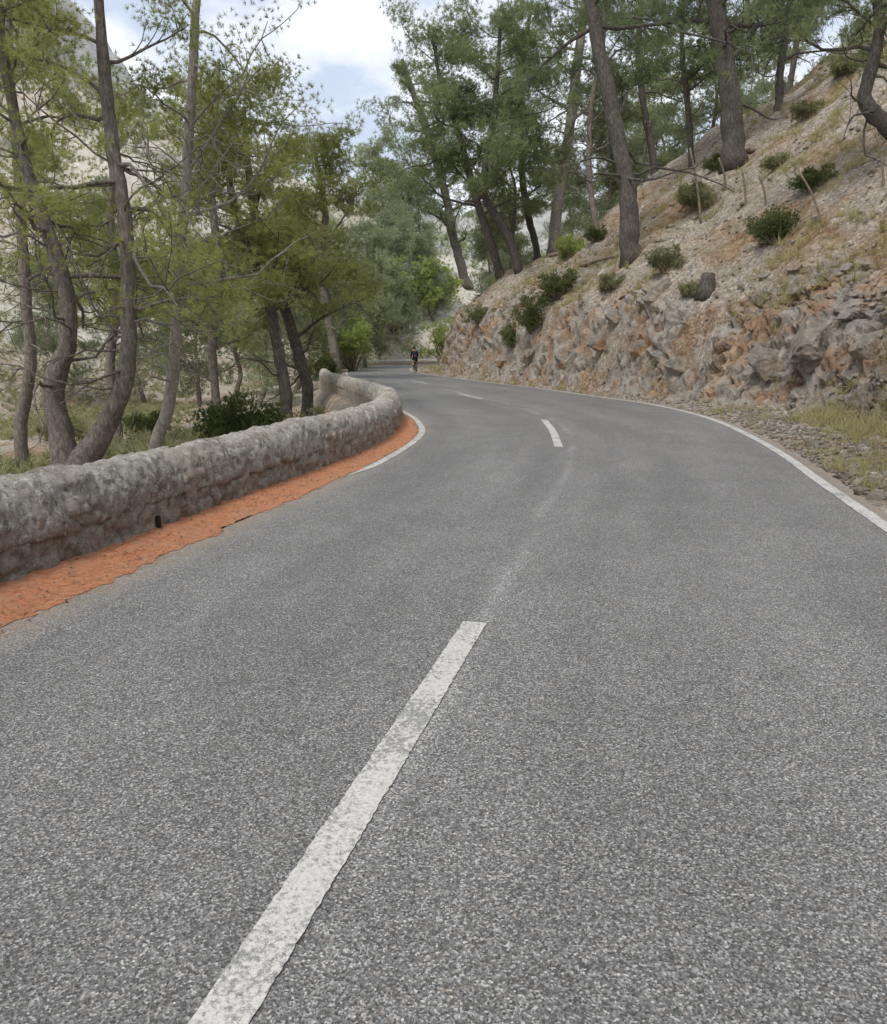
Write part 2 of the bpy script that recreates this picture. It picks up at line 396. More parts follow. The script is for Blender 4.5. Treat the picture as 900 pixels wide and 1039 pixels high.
tag(gr,'rocky pine hillside and valley floor of stones, litter and dry earth beside the road','ground',kind='structure')
# ---------------------------------------------------------------- road
def strip(name,ys,a,b,z,mat,nx=2,uv=False,jit=0):
    t=np.linspace(0,1,nx)
    A=a(ys);B=b(ys)
    if jit:
        A=A+vn(ys*9,0,0,5)*jit*.5+vn(ys*41,0,0,6)*jit*.6;B=B+vn(ys*9,3.3,0,7)*jit*.5+vn(ys*41,0,0,8)*jit*.6
    Xx=A[:,None]*(1-t)+B[:,None]*t;Yy=np.repeat(ys[:,None],nx,1);Zz=np.full(Xx.shape,z) if not callable(z) else z(Xx,Yy,t[None])
    m=MB();m.add(np.stack([Xx,Yy,Zz],-1).reshape(-1,3),grid_faces(len(ys),nx))
    o=m.build(name,mat)
    if uv:
        l=o.data.uv_layers.new(name='UVMap');vi=np.zeros(len(o.data.loops),np.int32);o.data.loops.foreach_get('vertex_index',vi)
        U=np.stack([np.repeat(t[None],len(ys),0).reshape(-1),Yy.reshape(-1)],1)[vi]
        l.data.foreach_set('uv',U.reshape(-1).astype(np.float32))
    return o
yr=np.r_[np.linspace(-14,4,40),np.geomspace(4.05,130,500)]
ew=lambda y:vn(y*1.3,0,0,21)*.05+vn(y*6,0,0,22)*.03
rd=strip('road',yr,lambda y:Lf(y)-.04+ew(y)*.7,lambda y:Rf(y)+.14+ew(y+50),0.0,M['asphalt'],9,True)
tag(rd,'grey coarse asphalt mountain road curving left then right','road',kind='structure')
ye=np.r_[np.linspace(-13,4,80),np.geomspace(4.05,115,900)]
o=strip('right_edge_line',ye,lambda y:Rf(y)-.14,lambda y:Rf(y),.006,M['paint'],3,jit=.008)
tag(o,'continuous white painted line along the right edge of the road','road marking',kind='structure')
yl=np.geomspace(9.0,108,700)
o=strip('left_edge_line',yl,lambda y:Lf(y)+.02,lambda y:Lf(y)+.02+.12*smooth(8.9,9.8,y)+.001,.006,M['paint'],3,jit=.008)
tag(o,'white painted line along the left edge, starting where the red earth narrows','road marking',kind='structure')
def dash(pa,pb,w,label,mid=None):
    A=gp(*pa);B=gp(*pb);pts=[A,B] if mid is None else [A,gp(*mid),B]
    n=220;c=curve(np.array(pts),n);T=np.gradient(c,axis=0);T/=np.linalg.norm(T,axis=1)[:,None]
    N=np.stack([T[:,1],-T[:,0],T[:,2]*0],1)
    s=np.linspace(0,1,n)*np.linalg.norm(B-A)
    wl=w/2+vn(s*5,0,0,5)*.002+vn(s*70,0,0,6)*.003;wr=w/2+vn(s*5,9,0,5)*.002+vn(s*70,9,0,6)*.003
    v=np.stack([c-N*wl[:,None],c,c+N*wr[:,None]],1);v[...,2]=.006
    m=MB();m.add(v.reshape(-1,3),grid_faces(n,3));o=m.build('centre_dash',M['paint'])
    tag(o,label,'road marking',kind='structure')
dash((130,1185),(482,632),.135,'nearest white centre dash, long and worn, in the foreground')
dash((567,454),(552,426),.14,'second white centre dash, before the bend',mid=(561,438))
dash((489,405),(465,399.5),.15,'third white centre dash, lying across the bend')
dash((434,389.5),(418,386),.14,'fourth small white centre dash below the cyclist')
WI=spl([-14,0,4.4,5.3,7.65,10.1,12,13.9,16,18.4,22,27,33,42,50,65,78,86,92,100,110],
       [-7.3,-3.85,-2.86,-2.62,-2.05,-1.42,-1.08,-.92,-.92,-1.15,-1.95,-3.2,-4.75,-6.4,-7.4,-9.1,-9.6,-7.9,-4.6,2.5,14])
yd=np.r_[np.linspace(-13,4,60),np.geomspace(4.05,22,900)]
def zf(Xx,Yy,t):
    base=.004+ .045*smooth(.2,1,t)
    return base+np.abs(fbm(Xx*9,Yy*9,0,3,61))*.03*smooth(0,.4,t)
o=strip('dirt_verge',yd,lambda y:Lf(y)-.01+vn(y*2.5,0,0,71)*.035+vn(y*11,0,0,72)*.03+vn(y*31,0,0,73)*.025,lambda y:WI(y)-.1,zf,M['dirt'],12)
tag(o,'strip of orange red earth between the stone wall and the asphalt','earth verge',kind='structure')
# ---------------------------------------------------------------- wall
yw=np.r_[np.linspace(-10,3,60),np.geomspace(3.03,24,860),np.geomspace(24.1,108,320)]
wx=WI(yw);c=np.stack([wx,yw],1);T=np.gradient(c,axis=0);T/=np.linalg.norm(T,axis=1)[:,None];N=np.stack([-T[:,1],T[:,0]],1)
s=np.r_[0,np.cumsum(np.linalg.norm(np.diff(c,axis=0),axis=1))]
def sweep(prof,dispf,name,mat,parent,flat=False):
    prof=np.array(prof);k=len(prof)
    a=prof[:,0][None];z=prof[:,1][None]
    hv=.97+.035*fbm(s*.7,0,0,3,81)[:,None]
    Xx=c[:,0:1]+N[:,0:1]*a;Yy=c[:,1:2]+N[:,1:2]*a;Zz=z*np.where(z>0,hv,1)+0*Xx
    pn=np.gradient(prof,axis=0);nn=np.stack([-pn[:,1],pn[:,0]],1);nn/=np.linalg.norm(nn,axis=1)[:,None]
    d=dispf(Xx,Yy,Zz)
    Xx=Xx+N[:,0:1]*nn[:,0][None]*d;Yy=Yy+N[:,1:2]*nn[:,0][None]*d;Zz=Zz+nn[:,1][None]*d
    m=MB();m.add(np.stack([Xx,Yy,Zz],-1).reshape(-1,3),grid_faces(len(c),k))
    return m.build(name,mat,parent,smooth_=not flat)
wl=empty('stone_wall',(0,0,0),'low stone parapet wall with rounded top curving along the left side of the road','wall')
def db(x,y,z):
    f1,f2,ci=worley(x*4.6,y*4.6,z*6.5,14)
    return smooth(0,.2,f2-f1)*(.015+.04*ci)-.02+fbm(x*11,y*11,z*11,4,15)*.04
def dc(x,y,z):
    f1,f2,ci=worley(x*3.6,y*3.6,z*3.6,24)
    return fbm(x*1.3,y*1.3,z*1.3,2,16)*.028+fbm(x*5,y*5,z*5,5,17)*.038+fbm(x*16,y*16,z*16,3,18)*.02+(smooth(0,.14,f2-f1)-1)*.014+(ci-.5)*.022
pf=[(0-.0,-.15+q*.04) for q in range(16)]
po=[(.50,.45-q*.15) for q in range(17)]
sweep(pf+[(.25,.47)]+po,lambda x,y,z:db(x,y,z),'masonry_face',M['wbody'],wl)
th=np.linspace(-.12,PI+.12,34)
cp=[(.25-.262*math.copysign(abs(math.cos(a))**.84,math.cos(a)),.32+.35*(math.copysign(abs(math.sin(a))**.9,math.sin(a)))) for a in th]
cp=[(.04,.26)]+cp+[(.46,.26)]
sweep(cp,lambda x,y,z:dc(x,y,z),'rounded_coping',M['wcope'],wl)
dpt=gp(148,541);yy=float(dpt[1]);xx=float(WI(yy))
m=MB()
dv=np.array([[-.04,-.014,0.03],[.034,-.014,.03],[.034,.014,.03],[-.04,.014,.03],[-.04,-.012,.15],[.034,-.012,.15],[.034,.012,.15],[-.04,.012,.15]])+np.array([xx,yy,0])
m.add(dv,[[0,1,5,4],[1,2,6,5],[2,3,7,6],[3,0,4,7],[4,5,6,7]])
m.build('drain_opening',m_flat('drain_shadow',(.03,.024,.02),.9),wl,smooth_=False)
# ---------------------------------------------------------------- hills far away
az=np.radians(np.linspace(-75,75,300));rr=np.geomspace(120,420,110)
AZ,RR=np.meshgrid(az,rr,indexing='ij')
prof=np.interp(np.degrees(AZ),[-75,-45,-31,-22,-15,-8,-3,3,10,20,40,75],[110,108,104,82,54,42,38,36,34,32,40,50])
hx=RR*np.sin(AZ);hy=RR*np.cos(AZ)
hz=-6+prof*smooth(100,235,RR)*(1+.25*fbm(hx*.018,hy*.018,0,5,91))+fbm(hx*.05,hy*.05,0,6,92)*11*smooth(125,170,RR)
hz+=(1-np.abs(fbm(hx*.03,hy*.03,3,5,93)))*8*smooth(140,200,RR)
m=MB();m.add(np.stack([hx,hy,hz],-1).reshape(-1,3),grid_faces(*hx.shape))
tag(m.build('hills',M['hills']),'pale rocky mountainside with scattered scrub beyond the valley','hills',kind='structure')
# ---------------------------------------------------------------- vegetation helpers
def unit(a): return a/(np.linalg.norm(a,axis=-1,keepdims=True)+1e-9)
def needles(mb,rng,pos,n,L,w,up=.4,axis=None):
    T=len(pos)
    d=rng.normal(size=(T,n,3))*.75;d[...,2]+=up
    if axis is not None: d+=axis[:,None]*.8
    d=unit(d);sd=unit(np.cross(d,rng.normal(size=(T,n,3))))*w*.5
    LL=L*rng.uniform(.6,1.25,(T,n,1));p=pos[:,None]+d*L*.08
    v=np.stack([p-sd,p+sd,p+d*LL],2).reshape(-1,3)
    mb.add(v,np.arange(len(v)).reshape(-1,3))
def pads(rng,centres,size,cnt,flat=.5):
    out=[];dr=[]
    for c0 in centres:
        k=max(3,int(cnt*rng.uniform(.4,1.6)));q=rng.normal(size=(k,3))
        q=unit(q)*rng.uniform(.1,1,(k,1))**.6*size*rng.uniform(.6,1.35)
        q[:,2]*=flat;out.append(c0+q);dr.append(unit(q+1e-6))
    return np.concatenate(out),np.concatenate(dr)
def limb(wood,rng,p0,d0,L,r0,droop=0.05,n=7,wob=.16,k=6):
    pts=[np.array(p0)];d=unit(np.array(d0));
    for i in range(n-1):
        d=unit(d+rng.normal(size=3)*wob+np.array([0,0,-droop if i<n*.5 else droop*1.6]))
        pts.append(pts[-1]+d*L/(n-1))
    pts=np.array(pts);rad=np.linspace(r0,max(r0*.22,.006),n)
    wood.tube(pts,rad,k,cap=False);return pts
DENS=.9
NEAR=(17,.105,.0095);MIDN=(14,.15,.015)
def make_pine(label,group,trunks,seed,bark,leaf,start=.45,nprim=16,blen=3.0,pad=.5,cnt=26,ndl=NEAR,dead=6,elev=(5,45),nsec=6,name='pine_tree',dens=None):
    rng=np.random.default_rng(seed)
    base=np.array(trunks[0][0][0])
    e=empty(name,base,label,'tree',group)
    crown=MB();cnt=cnt*(dens or DENS)
    for pts,rad in trunks:
        pr=curve(np.concatenate([np.array(pts,float),np.array(rad,float)[:,None]],1),46)
        P3=pr[:,:3].copy();Rd=np.maximum(pr[:,3],.012)
        P3[1:,:2]+=rng.normal(size=(45,2))*Rd[1:,None]*.07
        Rd=Rd*(1+.06*vn(np.arange(46)*.5,0,0,seed));Rd[0]*=1.3;Rd[1]*=1.12
        P3[0,2]-=.25
        tb=MB();tb.tube(P3,Rd,14,rough=.16,seed=seed);limbs=tb
        cs=[]
        for i in range(nprim):
            f=start+(1-start)*(i+rng.uniform(0,.9))/nprim
            j=min(int(f*45),45);az=i*2.4+rng.uniform(-.5,.5)
            el=math.radians(rng.uniform(*elev));d=np.array([math.cos(az)*math.cos(el),math.sin(az)*math.cos(el),math.sin(el)])
            rel=(f-start)/(1-start);Lb=blen*(1-.5*rel)*rng.uniform(.6,1.25)
            bp=limb(limbs,rng,P3[j],d,Lb,max(Rd[j]*.36,.022),.06,8,wob=.24)
            cs.append(bp[-1])
            for q in range(nsec):
                g_=rng.uniform(.3,1);jj=min(int(g_*7),6);pd=unit(bp[jj+1]-bp[jj])
                sd=unit(pd+rng.normal(size=3)*.75+np.array([0,0,.25]))
                sp_=limb(limbs,rng,bp[jj],sd,Lb*rng.uniform(.22,.45),max(Rd[j]*.12,.010),.03,5,k=4,wob=.25)
                cs.append(sp_[-1])
                if rng.random()<.65: cs.append(sp_[2]+rng.normal(size=3)*.12)
        cs.append(P3[-1])
        pos,dr=pads(rng,cs,pad,cnt,.5)
        needles(crown,rng,pos,ndl[0],ndl[1],ndl[2],axis=dr)
        for i in range(dead):
            f=rng.uniform(.18,max(start+.25,.5));j=int(f*45);az=rng.uniform(0,2*PI)
            d=np.array([math.cos(az),math.sin(az),rng.uniform(-.1,.6)])
            bp=limb(limbs,rng,P3[j],d,blen*rng.uniform(.4,.95),max(Rd[j]*.2,.014),.05,8,wob=.34,k=5)
            for q in range(7):
                limb(limbs,rng,bp[rng.integers(2,7)],unit(d+rng.normal(size=3)*.8),blen*.24,.009,.03,5,k=4,wob=.3)
        tb.build('trunk',bark,e,loc=base)
    crown.build('crown',leaf,e,loc=base,smooth_=False)
    return e
def pxtrunk(pl,wd,t=None,tilt=0,ws=1.0):
    if t is None:
        p,t=hit(*pl[0],dflt=52.)
    y0=(CAM+ray(*pl[0])*t)[1]
    pts=[CAM+ray(x,y)*(y0*(1+tilt*i/len(pl))/ray(x,y)[1]) for i,(x,y) in enumerate(pl)]
    rd=[w*ws/2/FP*t for w in wd]
    g0=float(H(pts[0][0],pts[0][1]));pts=np.array(pts)
    if g0<pts[0][2]-.05:
        pts=np.concatenate([[np.array([pts[0][0],pts[0][1],g0])],pts]);rd=[rd[0]*1.1]+rd
    return pts,rd
# ---- trees left of the wall
a1=pxtrunk([(72,486),(62,445),(54,395),(70,345),(66,290),(50,240),(30,180),(6,70),(-12,-60),(-20,-190)],[34,24,20,17,15,14,11,9,7,4],15.5,ws=1.0)
a2=pxtrunk([(76,484),(104,438),(126,388),(130,320),(130,250),(112,130),(102,20),(94,-100),(100,-220)],[32,22,17,15,14,12,9,7,4],15.5,ws=1.0)
make_pine('large twin trunked pine rising from a forked base behind the near end of the wall',None,[a1,a2],11,M['barkm'],M['pine'],start=.35,nprim=17,blen=3.4,pad=.5,cnt=27,dead=16,elev=(-5,40),nsec=6)
b1=pxtrunk([(156,462),(172,410),(178,340),(184,250),(189,180),(196,60),(204,-80),(210,-190)],[15,13,12,11,10,9,6,3],18,ws=.9)
make_pine('tall slim pale barked pine just right of the twin trunked pine',None,[b1],12,M['barkp'],M['pine'],start=.33,nprim=20,blen=3.4,pad=.52,cnt=27,dead=18,elev=(-5,45))
b2=pxtrunk([(20,440),(30,380),(26,300),(20,200),(10,60),(5,-100)],[12,11,10,9,7,4],22)
make_pine('thin pine at the far left edge behind the twin trunked pine',None,[b2],13,M['bark'],M['pine'],start=.38,nprim=15,blen=3.2,pad=.55,cnt=24,dead=9,ndl=MIDN)
c1=pxtrunk([(311,392),(300,350),(285,302),(268,268),(258,215),(250,150),(248,110)],[12,11,10,9,8,6,3],29)
make_pine('dark leaning pine with curved trunk behind the wall, right one of a close pair',None,[c1],14,M['barkd'],M['pine'],start=.3,nprim=18,blen=4.0,pad=.65,cnt=29,dead=7,ndl=MIDN)
c2=pxtrunk([(290,402),(280,345),(270,296),(252,255),(236,200),(232,150),(238,115)],[12,11,10,8,7,5,3],27)
make_pine('dark leaning pine behind the wall, left one of a close pair',None,[c2],15,M['barkd'],M['pine'],start=.38,nprim=16,blen=3.4,pad=.65,cnt=29,dead=8,ndl=MIDN)
c3=pxtrunk([(341,372),(334,325),(325,262),(330,215),(322,170),(318,140)],[10,9,8,6,4,3],42)
make_pine('straight pine near the point where the wall bends away',None,[c3],16,M['bark'],M['pine'],start=.32,nprim=19,blen=4.8,pad=.85,cnt=30,dead=6,ndl=(12,.22,.027))
c4=pxtrunk([(222,425),(215,360),(222,280),(215,190),(220,100),(222,60)],[9,9,8,7,5,3],26)
make_pine('bushy pine between the slim pale pine and the leaning pair',None,[c4],17,M['bark'],M['pine'],start=.25,nprim=19,blen=3.4,pad=.62,cnt=27,dead=8,ndl=MIDN)
c5=pxtrunk([(120,440),(112,380),(118,300),(112,220),(116,150),(120,110)],[9,9,8,7,5,3],28)
make_pine('low branched pine seen between the twin trunks and the slim pine',None,[c5],18,M['bark'],M['pine'],start=.32,nprim=14,blen=3.6,pad=.62,cnt=24,dead=8,ndl=MIDN)
# ---- trees on the right hand slope
def rt(label,pl,wd,seed,bark,leaf,**k):
    k.setdefault('dens',.85);k.setdefault('ndl',(12,.23,.024))
    return make_pine(label,None,[pxtrunk(pl,wd)],seed,M[bark],M[leaf],**k)
rt('thick dark pine trunk standing on the bank above the rock face',[(640,264),(637,200),(622,115),(606,40),(590,-60),(578,-150)],[20,18,15,13,9,4],21,'barkd','pined',start=.58,nprim=15,blen=5.2,pad=.75,cnt=24,dead=10)
rt('thickest dark pine high on the right slope with sloping ground at its foot',[(746,166),(742,120),(734,50),(722,-20),(708,-120),(700,-200)],[25,21,18,15,11,5],22,'barkd','pined',start=.4,nprim=17,blen=5.8,pad=.85,cnt=24,dead=9)
rt('pale slender pine leaning slightly right behind the thick dark trunk',[(562,238),(572,170),(582,100),(590,30),(600,-50)],[12,11,10,8,4],23,'barkp','pined',start=.45,nprim=14,blen=4.4,pad=.8,cnt=24,dead=8)
rt('leftmost pine of the dense clump where the slope meets the road',[(474,292),(460,240),(450,190),(432,130),(416,85),(408,60)],[10,9,8,7,5,3],24,'barkd','pined',start=.2,nprim=28,blen=5.6,pad=1.05,cnt=36,dead=3,dens=1.2)
rt('second pine of the dense clump, leaning left over the bend',[(508,280),(494,235),(478,185),(464,130),(446,80),(440,40)],[9,8,7,6,4,3],25,'barkd','pined',start=.28,nprim=25,blen=5.8,pad=1.0,cnt=34,dead=4,dens=1.1)
rt('third pine of the dense clump, with a thin leaning dark stem',[(527,274),(512,232),(492,200),(500,130),(505,70),(508,20)],[8,8,7,6,4,3],26,'barkd','pined',start=.38,nprim=19,blen=5.0,pad=.95,cnt=30,dead=6,dens=1.)
rt('upright pine at the right end of the dense clump',[(545,260),(535,215),(528,150),(530,80),(538,10)],[7,7,6,5,3],27,'barkd','pined',start=.4,nprim=17,blen=4.6,pad=.85,cnt=26,dead=6)
rt('curved dark pine at the upper right corner bending over the slope',[(925,150),(895,124),(878,104),(886,62),(893,25),(880,-30),(860,-90)],[18,16,14,12,10,7,4],28,'barkd','pined',start=.42,nprim=16,blen=3.0,pad=.5,cnt=24,dead=8,ndl=MIDN,elev=(-10,30))
rt('thin pine to the right of the thick dark trunk',[(664,176),(655,120),(648,60),(650,0),(652,-60)],[7,6,6,5,3],29,'barkd','pined',start=.42,nprim=14,blen=4.2,pad=.8,cnt=24,dead=7)
rt('thin straight pine left of the thickest pine',[(702,168),(698,110),(692,50),(694,-20)],[6,6,5,3],30,'barkd','pined',start=.4,nprim=14,blen=4.2,pad=.8,cnt=24,dead=7)
rt('pine near the crest right of the thickest pine',[(790,112),(792,70),(800,20),(805,-50)],[8,7,6,4],31,'barkd','pined',start=.3,nprim=15,blen=4.6,pad=.8,cnt=26,dead=5)
rt('slim pine between the pale slender pine and the thick dark trunk',[(606,238),(598,180),(600,110),(612,40),(615,-40)],[6,6,5,5,3],32,'bark','pined',start=.42,nprim=14,blen=4.0,pad=.75,cnt=24,dead=7)
# ---- background trees: built once each, the rest copied
def proto(seed,h,bl):
    rng=np.random.default_rng(seed);x=0;y=0;pts=[];rad=[]
    for i in range(7):
        pts.append((x,y,h*i/6));rad.append(.17*(1-i/6.6));x+=rng.normal()*.32;y+=rng.normal()*.32
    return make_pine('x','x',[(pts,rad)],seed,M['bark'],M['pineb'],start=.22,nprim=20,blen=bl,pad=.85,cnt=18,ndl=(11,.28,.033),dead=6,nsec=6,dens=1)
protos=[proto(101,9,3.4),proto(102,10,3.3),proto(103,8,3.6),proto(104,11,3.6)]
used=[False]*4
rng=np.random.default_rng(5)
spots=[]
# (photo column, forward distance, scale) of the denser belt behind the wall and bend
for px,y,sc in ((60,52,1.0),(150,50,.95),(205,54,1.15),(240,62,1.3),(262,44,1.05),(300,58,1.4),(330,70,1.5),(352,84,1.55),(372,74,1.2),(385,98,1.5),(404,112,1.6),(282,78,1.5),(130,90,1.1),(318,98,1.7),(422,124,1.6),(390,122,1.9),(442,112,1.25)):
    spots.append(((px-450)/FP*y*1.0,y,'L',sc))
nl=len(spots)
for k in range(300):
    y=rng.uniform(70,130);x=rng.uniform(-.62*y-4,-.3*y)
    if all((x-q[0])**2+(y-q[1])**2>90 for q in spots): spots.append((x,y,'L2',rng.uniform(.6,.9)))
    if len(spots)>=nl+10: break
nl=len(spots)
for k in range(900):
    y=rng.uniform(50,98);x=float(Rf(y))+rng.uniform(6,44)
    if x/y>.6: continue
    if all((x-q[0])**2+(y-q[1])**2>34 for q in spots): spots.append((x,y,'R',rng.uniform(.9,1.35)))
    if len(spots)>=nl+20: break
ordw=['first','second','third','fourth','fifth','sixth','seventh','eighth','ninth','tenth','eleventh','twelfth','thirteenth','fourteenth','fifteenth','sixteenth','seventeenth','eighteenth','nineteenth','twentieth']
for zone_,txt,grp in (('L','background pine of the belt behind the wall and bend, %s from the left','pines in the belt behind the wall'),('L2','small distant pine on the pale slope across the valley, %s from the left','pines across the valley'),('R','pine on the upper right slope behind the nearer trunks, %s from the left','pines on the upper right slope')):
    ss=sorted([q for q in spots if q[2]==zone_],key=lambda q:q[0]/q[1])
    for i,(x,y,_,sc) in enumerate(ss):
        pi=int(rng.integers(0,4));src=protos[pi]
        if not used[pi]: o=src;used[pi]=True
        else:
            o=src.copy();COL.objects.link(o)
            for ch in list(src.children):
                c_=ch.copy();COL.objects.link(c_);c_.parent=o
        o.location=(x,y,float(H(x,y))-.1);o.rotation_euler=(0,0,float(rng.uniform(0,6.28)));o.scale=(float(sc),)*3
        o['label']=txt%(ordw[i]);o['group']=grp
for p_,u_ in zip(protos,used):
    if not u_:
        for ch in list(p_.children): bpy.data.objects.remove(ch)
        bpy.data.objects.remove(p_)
rng=np.random.default_rng(77)
m=MB();k=6000
ii=rng.integers(0,hx.shape[0]-1,k);jj=rng.integers(8,80,k)
pp=np.stack([hx[ii,jj],hy[ii,jj],hz[ii,jj]],1)+rng.normal(size=(k,3))*[1.5,1.5,.2]
keep=fbm(pp[:,0]*.03,pp[:,1]*.03,0,3,55)>.03;pp=pp[keep];pp[:,2]+=.8
needles(m,rng,np.repeat(pp,3,0)+rng.normal(size=(len(pp)*3,3))*.9,12,1.5,.5)
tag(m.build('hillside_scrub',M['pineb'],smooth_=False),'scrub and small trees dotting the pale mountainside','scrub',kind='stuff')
# ---------------------------------------------------------------- shrubs
def shrub(px,py,wpx,hpx,label,mat,seed,name='shrub',cat='bush',group=None,dens=1.0,t=None):
    rng=np.random.default_rng(seed)
    if t is None: p,t=hit(px,py)
    else:
        p=at(px,py,t);p[2]=H(p[0],p[1])
    w=wpx/FP*t/2;h=hpx/FP*t
    e=empty(name,p,label,cat,group)
    st=MB();lf=MB();cs=[]
    for i in range(int(16*dens)+6):
        az=rng.uniform(0,2*PI);r=w*math.sqrt(rng.uniform(0,1))*.8;hh=h*rng.uniform(.45,.92)*(1-.35*(r/w)**2)
        q=limb(st,rng,p+np.array([math.cos(az),math.sin(az),0])*r*.15-[0,0,.05],[math.cos(az)*r,math.sin(az)*r,hh],math.hypot(r,hh),.012+.01*h,.02,6,k=4)
        cs+= [q[-1],q[3],q[4]+rng.normal(size=3)*w*.12]
    pos,dr=pads(rng,cs,min(w,h)*.3,int(26*dens),.8)
    s_=max(.045,min(w,h)*.08)
    needles(lf,rng,pos,11,s_*1.3,s_*.32,axis=dr)
    st.build('stems',M['wood'],e,loc=p);lf.build('foliage',mat,e,loc=p,smooth_=False)
    return e
S=shrub
S(786,246,50,40,'dark green spiky bush alone on the open right slope',M['shrub'],201)
S(826,190,46,20,'low wide green bush uphill of the lone spiky bush',M['shrub'],202)
S(706,212,48,26,'olive bush below the thickest pine on the slope',M['olive'],203)
S(676,276,34,30,'small grassy bush right of the thick dark trunk',M['olive'],204)
S(540,340,44,50,'tall dark bush growing on the rock face',M['shrub'],205)
S(566,306,38,38,'dark rounded bush on top of the rock face',M['shrub'],206)
S(604,246,24,18,'small dark bush left of the thick dark trunk foot',M['shrub'],207)
S(578,262,34,26,'bright green bush under the pale slender pine',M['shrubl'],208)
S(788,172,30,16,'small bush uphill right of the thickest pine foot',M['olive'],209)
S(486,330,28,24,'small pale bush above the far end of the rock face',M['olive'],210)
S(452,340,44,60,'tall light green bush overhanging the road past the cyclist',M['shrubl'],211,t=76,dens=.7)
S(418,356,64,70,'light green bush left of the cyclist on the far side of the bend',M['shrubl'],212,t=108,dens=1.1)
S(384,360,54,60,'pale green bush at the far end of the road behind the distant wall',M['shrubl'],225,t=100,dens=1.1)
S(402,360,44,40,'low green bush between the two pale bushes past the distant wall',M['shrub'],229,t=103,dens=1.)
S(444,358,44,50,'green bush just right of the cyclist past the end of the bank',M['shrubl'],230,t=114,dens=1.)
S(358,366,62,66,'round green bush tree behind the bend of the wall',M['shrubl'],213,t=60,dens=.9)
S(330,368,30,34,'small green bush just left of the wall bend',M['shrub'],214,t=40)
S(250,425,84,66,'dense dark green bush behind the middle of the wall',M['shrub'],215,t=20,dens=1.5)
S(200,440,60,34,'grey green bush behind the wall beside the dense dark bush',M['olive'],216,t=17)
S(312,400,50,34,'low bush behind the wall at the foot of the leaning pair',M['olive'],217,t=25)
S(20,450,50,36,'leafy bush at the left edge beyond the wall',M['olive'],218,t=19,dens=.7)
S(120,448,50,30,'low bush between the twin trunked pine and the slim pine',M['olive'],219,t=20,dens=.7)
S(60,415,60,26,'wide pale bush on the valley ground at the left',M['olive'],220,t=32)
S(150,415,60,32,'wide green bush on the valley ground behind the slim pine',M['shrub'],221,t=30)
S(728,172,26,16,'low green bush at the foot of the thickest pine',M['shrub'],222)
S(820,118,34,16,'yellow green bush near the crest of the slope',M['olive'],223)
S(856,78,40,22,'pale green bush on the crest at the right',M['olive'],224)
S(620,296,30,22,'low olive bush on the bank above the tilted grey slab',M['olive'],226)
S(520,352,26,26,'small dark bush low in the far rock face',M['shrub'],227)
S(700,300,26,16,'low pale bush on the bank beside the broken stump',M['olive'],228)
rng=np.random.default_rng(88);m=MB()
xs_=rng.uniform(0,1,9000);ys_=rng.uniform(18,130,9000)
lo=-.65*ys_-3;hi=WI(np.minimum(ys_,105))-3;xq=lo+(hi-lo)*xs_
mk=fbm(xq*.11,ys_*.11,0,3,44)>.12
pp=np.c_[xq[mk],ys_[mk]];pp=np.c_[pp,H(pp[:,0],pp[:,1])+.12]
needles(m,rng,np.repeat(pp,2,0)+rng.normal(size=(len(pp)*2,3))*[.4,.4,.18],12,.34,.06,up=.7)
tag(m.build('undergrowth',M['olive'],smooth_=False),'low scrub and undergrowth covering the valley floor beyond the wall','undergrowth',kind='stuff')
m=MB()
ys_=np.exp(rng.uniform(np.log(8),np.log(60),2200));x1=Rf(ys_)+.3+rng.uniform(0,1,2200)*(SHf(ys_)+.3);k1=fbm(x1*1.3,ys_*1.3,0,2,45)>.08
y2=np.exp(rng.uniform(np.log(12),np.log(75),16000));x2=Rf(y2)+rng.uniform(1.2,24,16000);k2=fbm(x2*.4,y2*.4,0,3,46)>-.05
gx=np.r_[x1[k1],x2[k2]];gy=np.r_[ys_[k1],y2[k2]]
pp=np.c_[gx,gy,H(gx,gy)-.02]
needles(m,rng,pp,12,.19,.012,up=1.0)
k3=k2&(rng.random(16000)<.3);pp=np.c_[x2[k3],y2[k3],H(x2[k3],y2[k3])];needles(m,rng,pp,16,.42,.020,up=1.1)
tag(m.build('grass',M['grass'],smooth_=False),'dry yellow green grass along the right verge and bank','grass',kind='stuff')
# ---------------------------------------------------------------- rocks
def rockverts(rng,sub=4,cuts=9):
    b=bmesh.new();bmesh.ops.create_icosphere(b,subdivisions=sub,radius=1)
    V=np.array([v.co[:] for v in b.verts]);F=np.array([[v.index for v in f.verts] for f in b.faces]);b.free()
    for i in range(cuts):
        n=unit(rng.normal(size=3));d=rng.uniform(.35,.75);q=V@n-d;V=V-np.where(q>0,q,0)[:,None]*n*.97
    o=rng.uniform(0,50)
    V=V*(1+.24*fbm(V[:,0]*1.8+o,V[:,1]*1.8,V[:,2]*1.8,4,3)[:,None]+.14*fbm(V[:,0]*6+o,V[:,1]*6,V[:,2]*6,4,9)[:,None])
    return V,F
def boulder(px,py,wpx,hpx,label,mat,seed,group=None):
    rng=np.random.default_rng(seed);p,t=hit(px,py)
    V,F=rockverts(rng,5,14);w=wpx/FP*t/2;h=hpx/FP*t/2
    a=rng.uniform(0,6);R_=np.array([[math.cos(a),-math.sin(a),0],[math.sin(a),math.cos(a),0],[0,0,1]])
    V=(V@R_.T)*[w,w*.9,h]
    m=MB();m.add(V,F);o=m.build('boulder',mat,smooth_=False);o.location=Vector([float(q) for q in (p+[.0,w*.2,-.02])])
    tag(o,label,'rock',group)
B=boulder
B(668,300,38,42,'pale upright boulder right of the thick dark trunk on the bank',M['rock'],301)
B(626,322,40,40,'tilted grey slab left of the pale upright boulder',M['rock'],302)
B(612,350,36,26,'ochre block in the rock face below the tilted grey slab',M['rockw'],303)
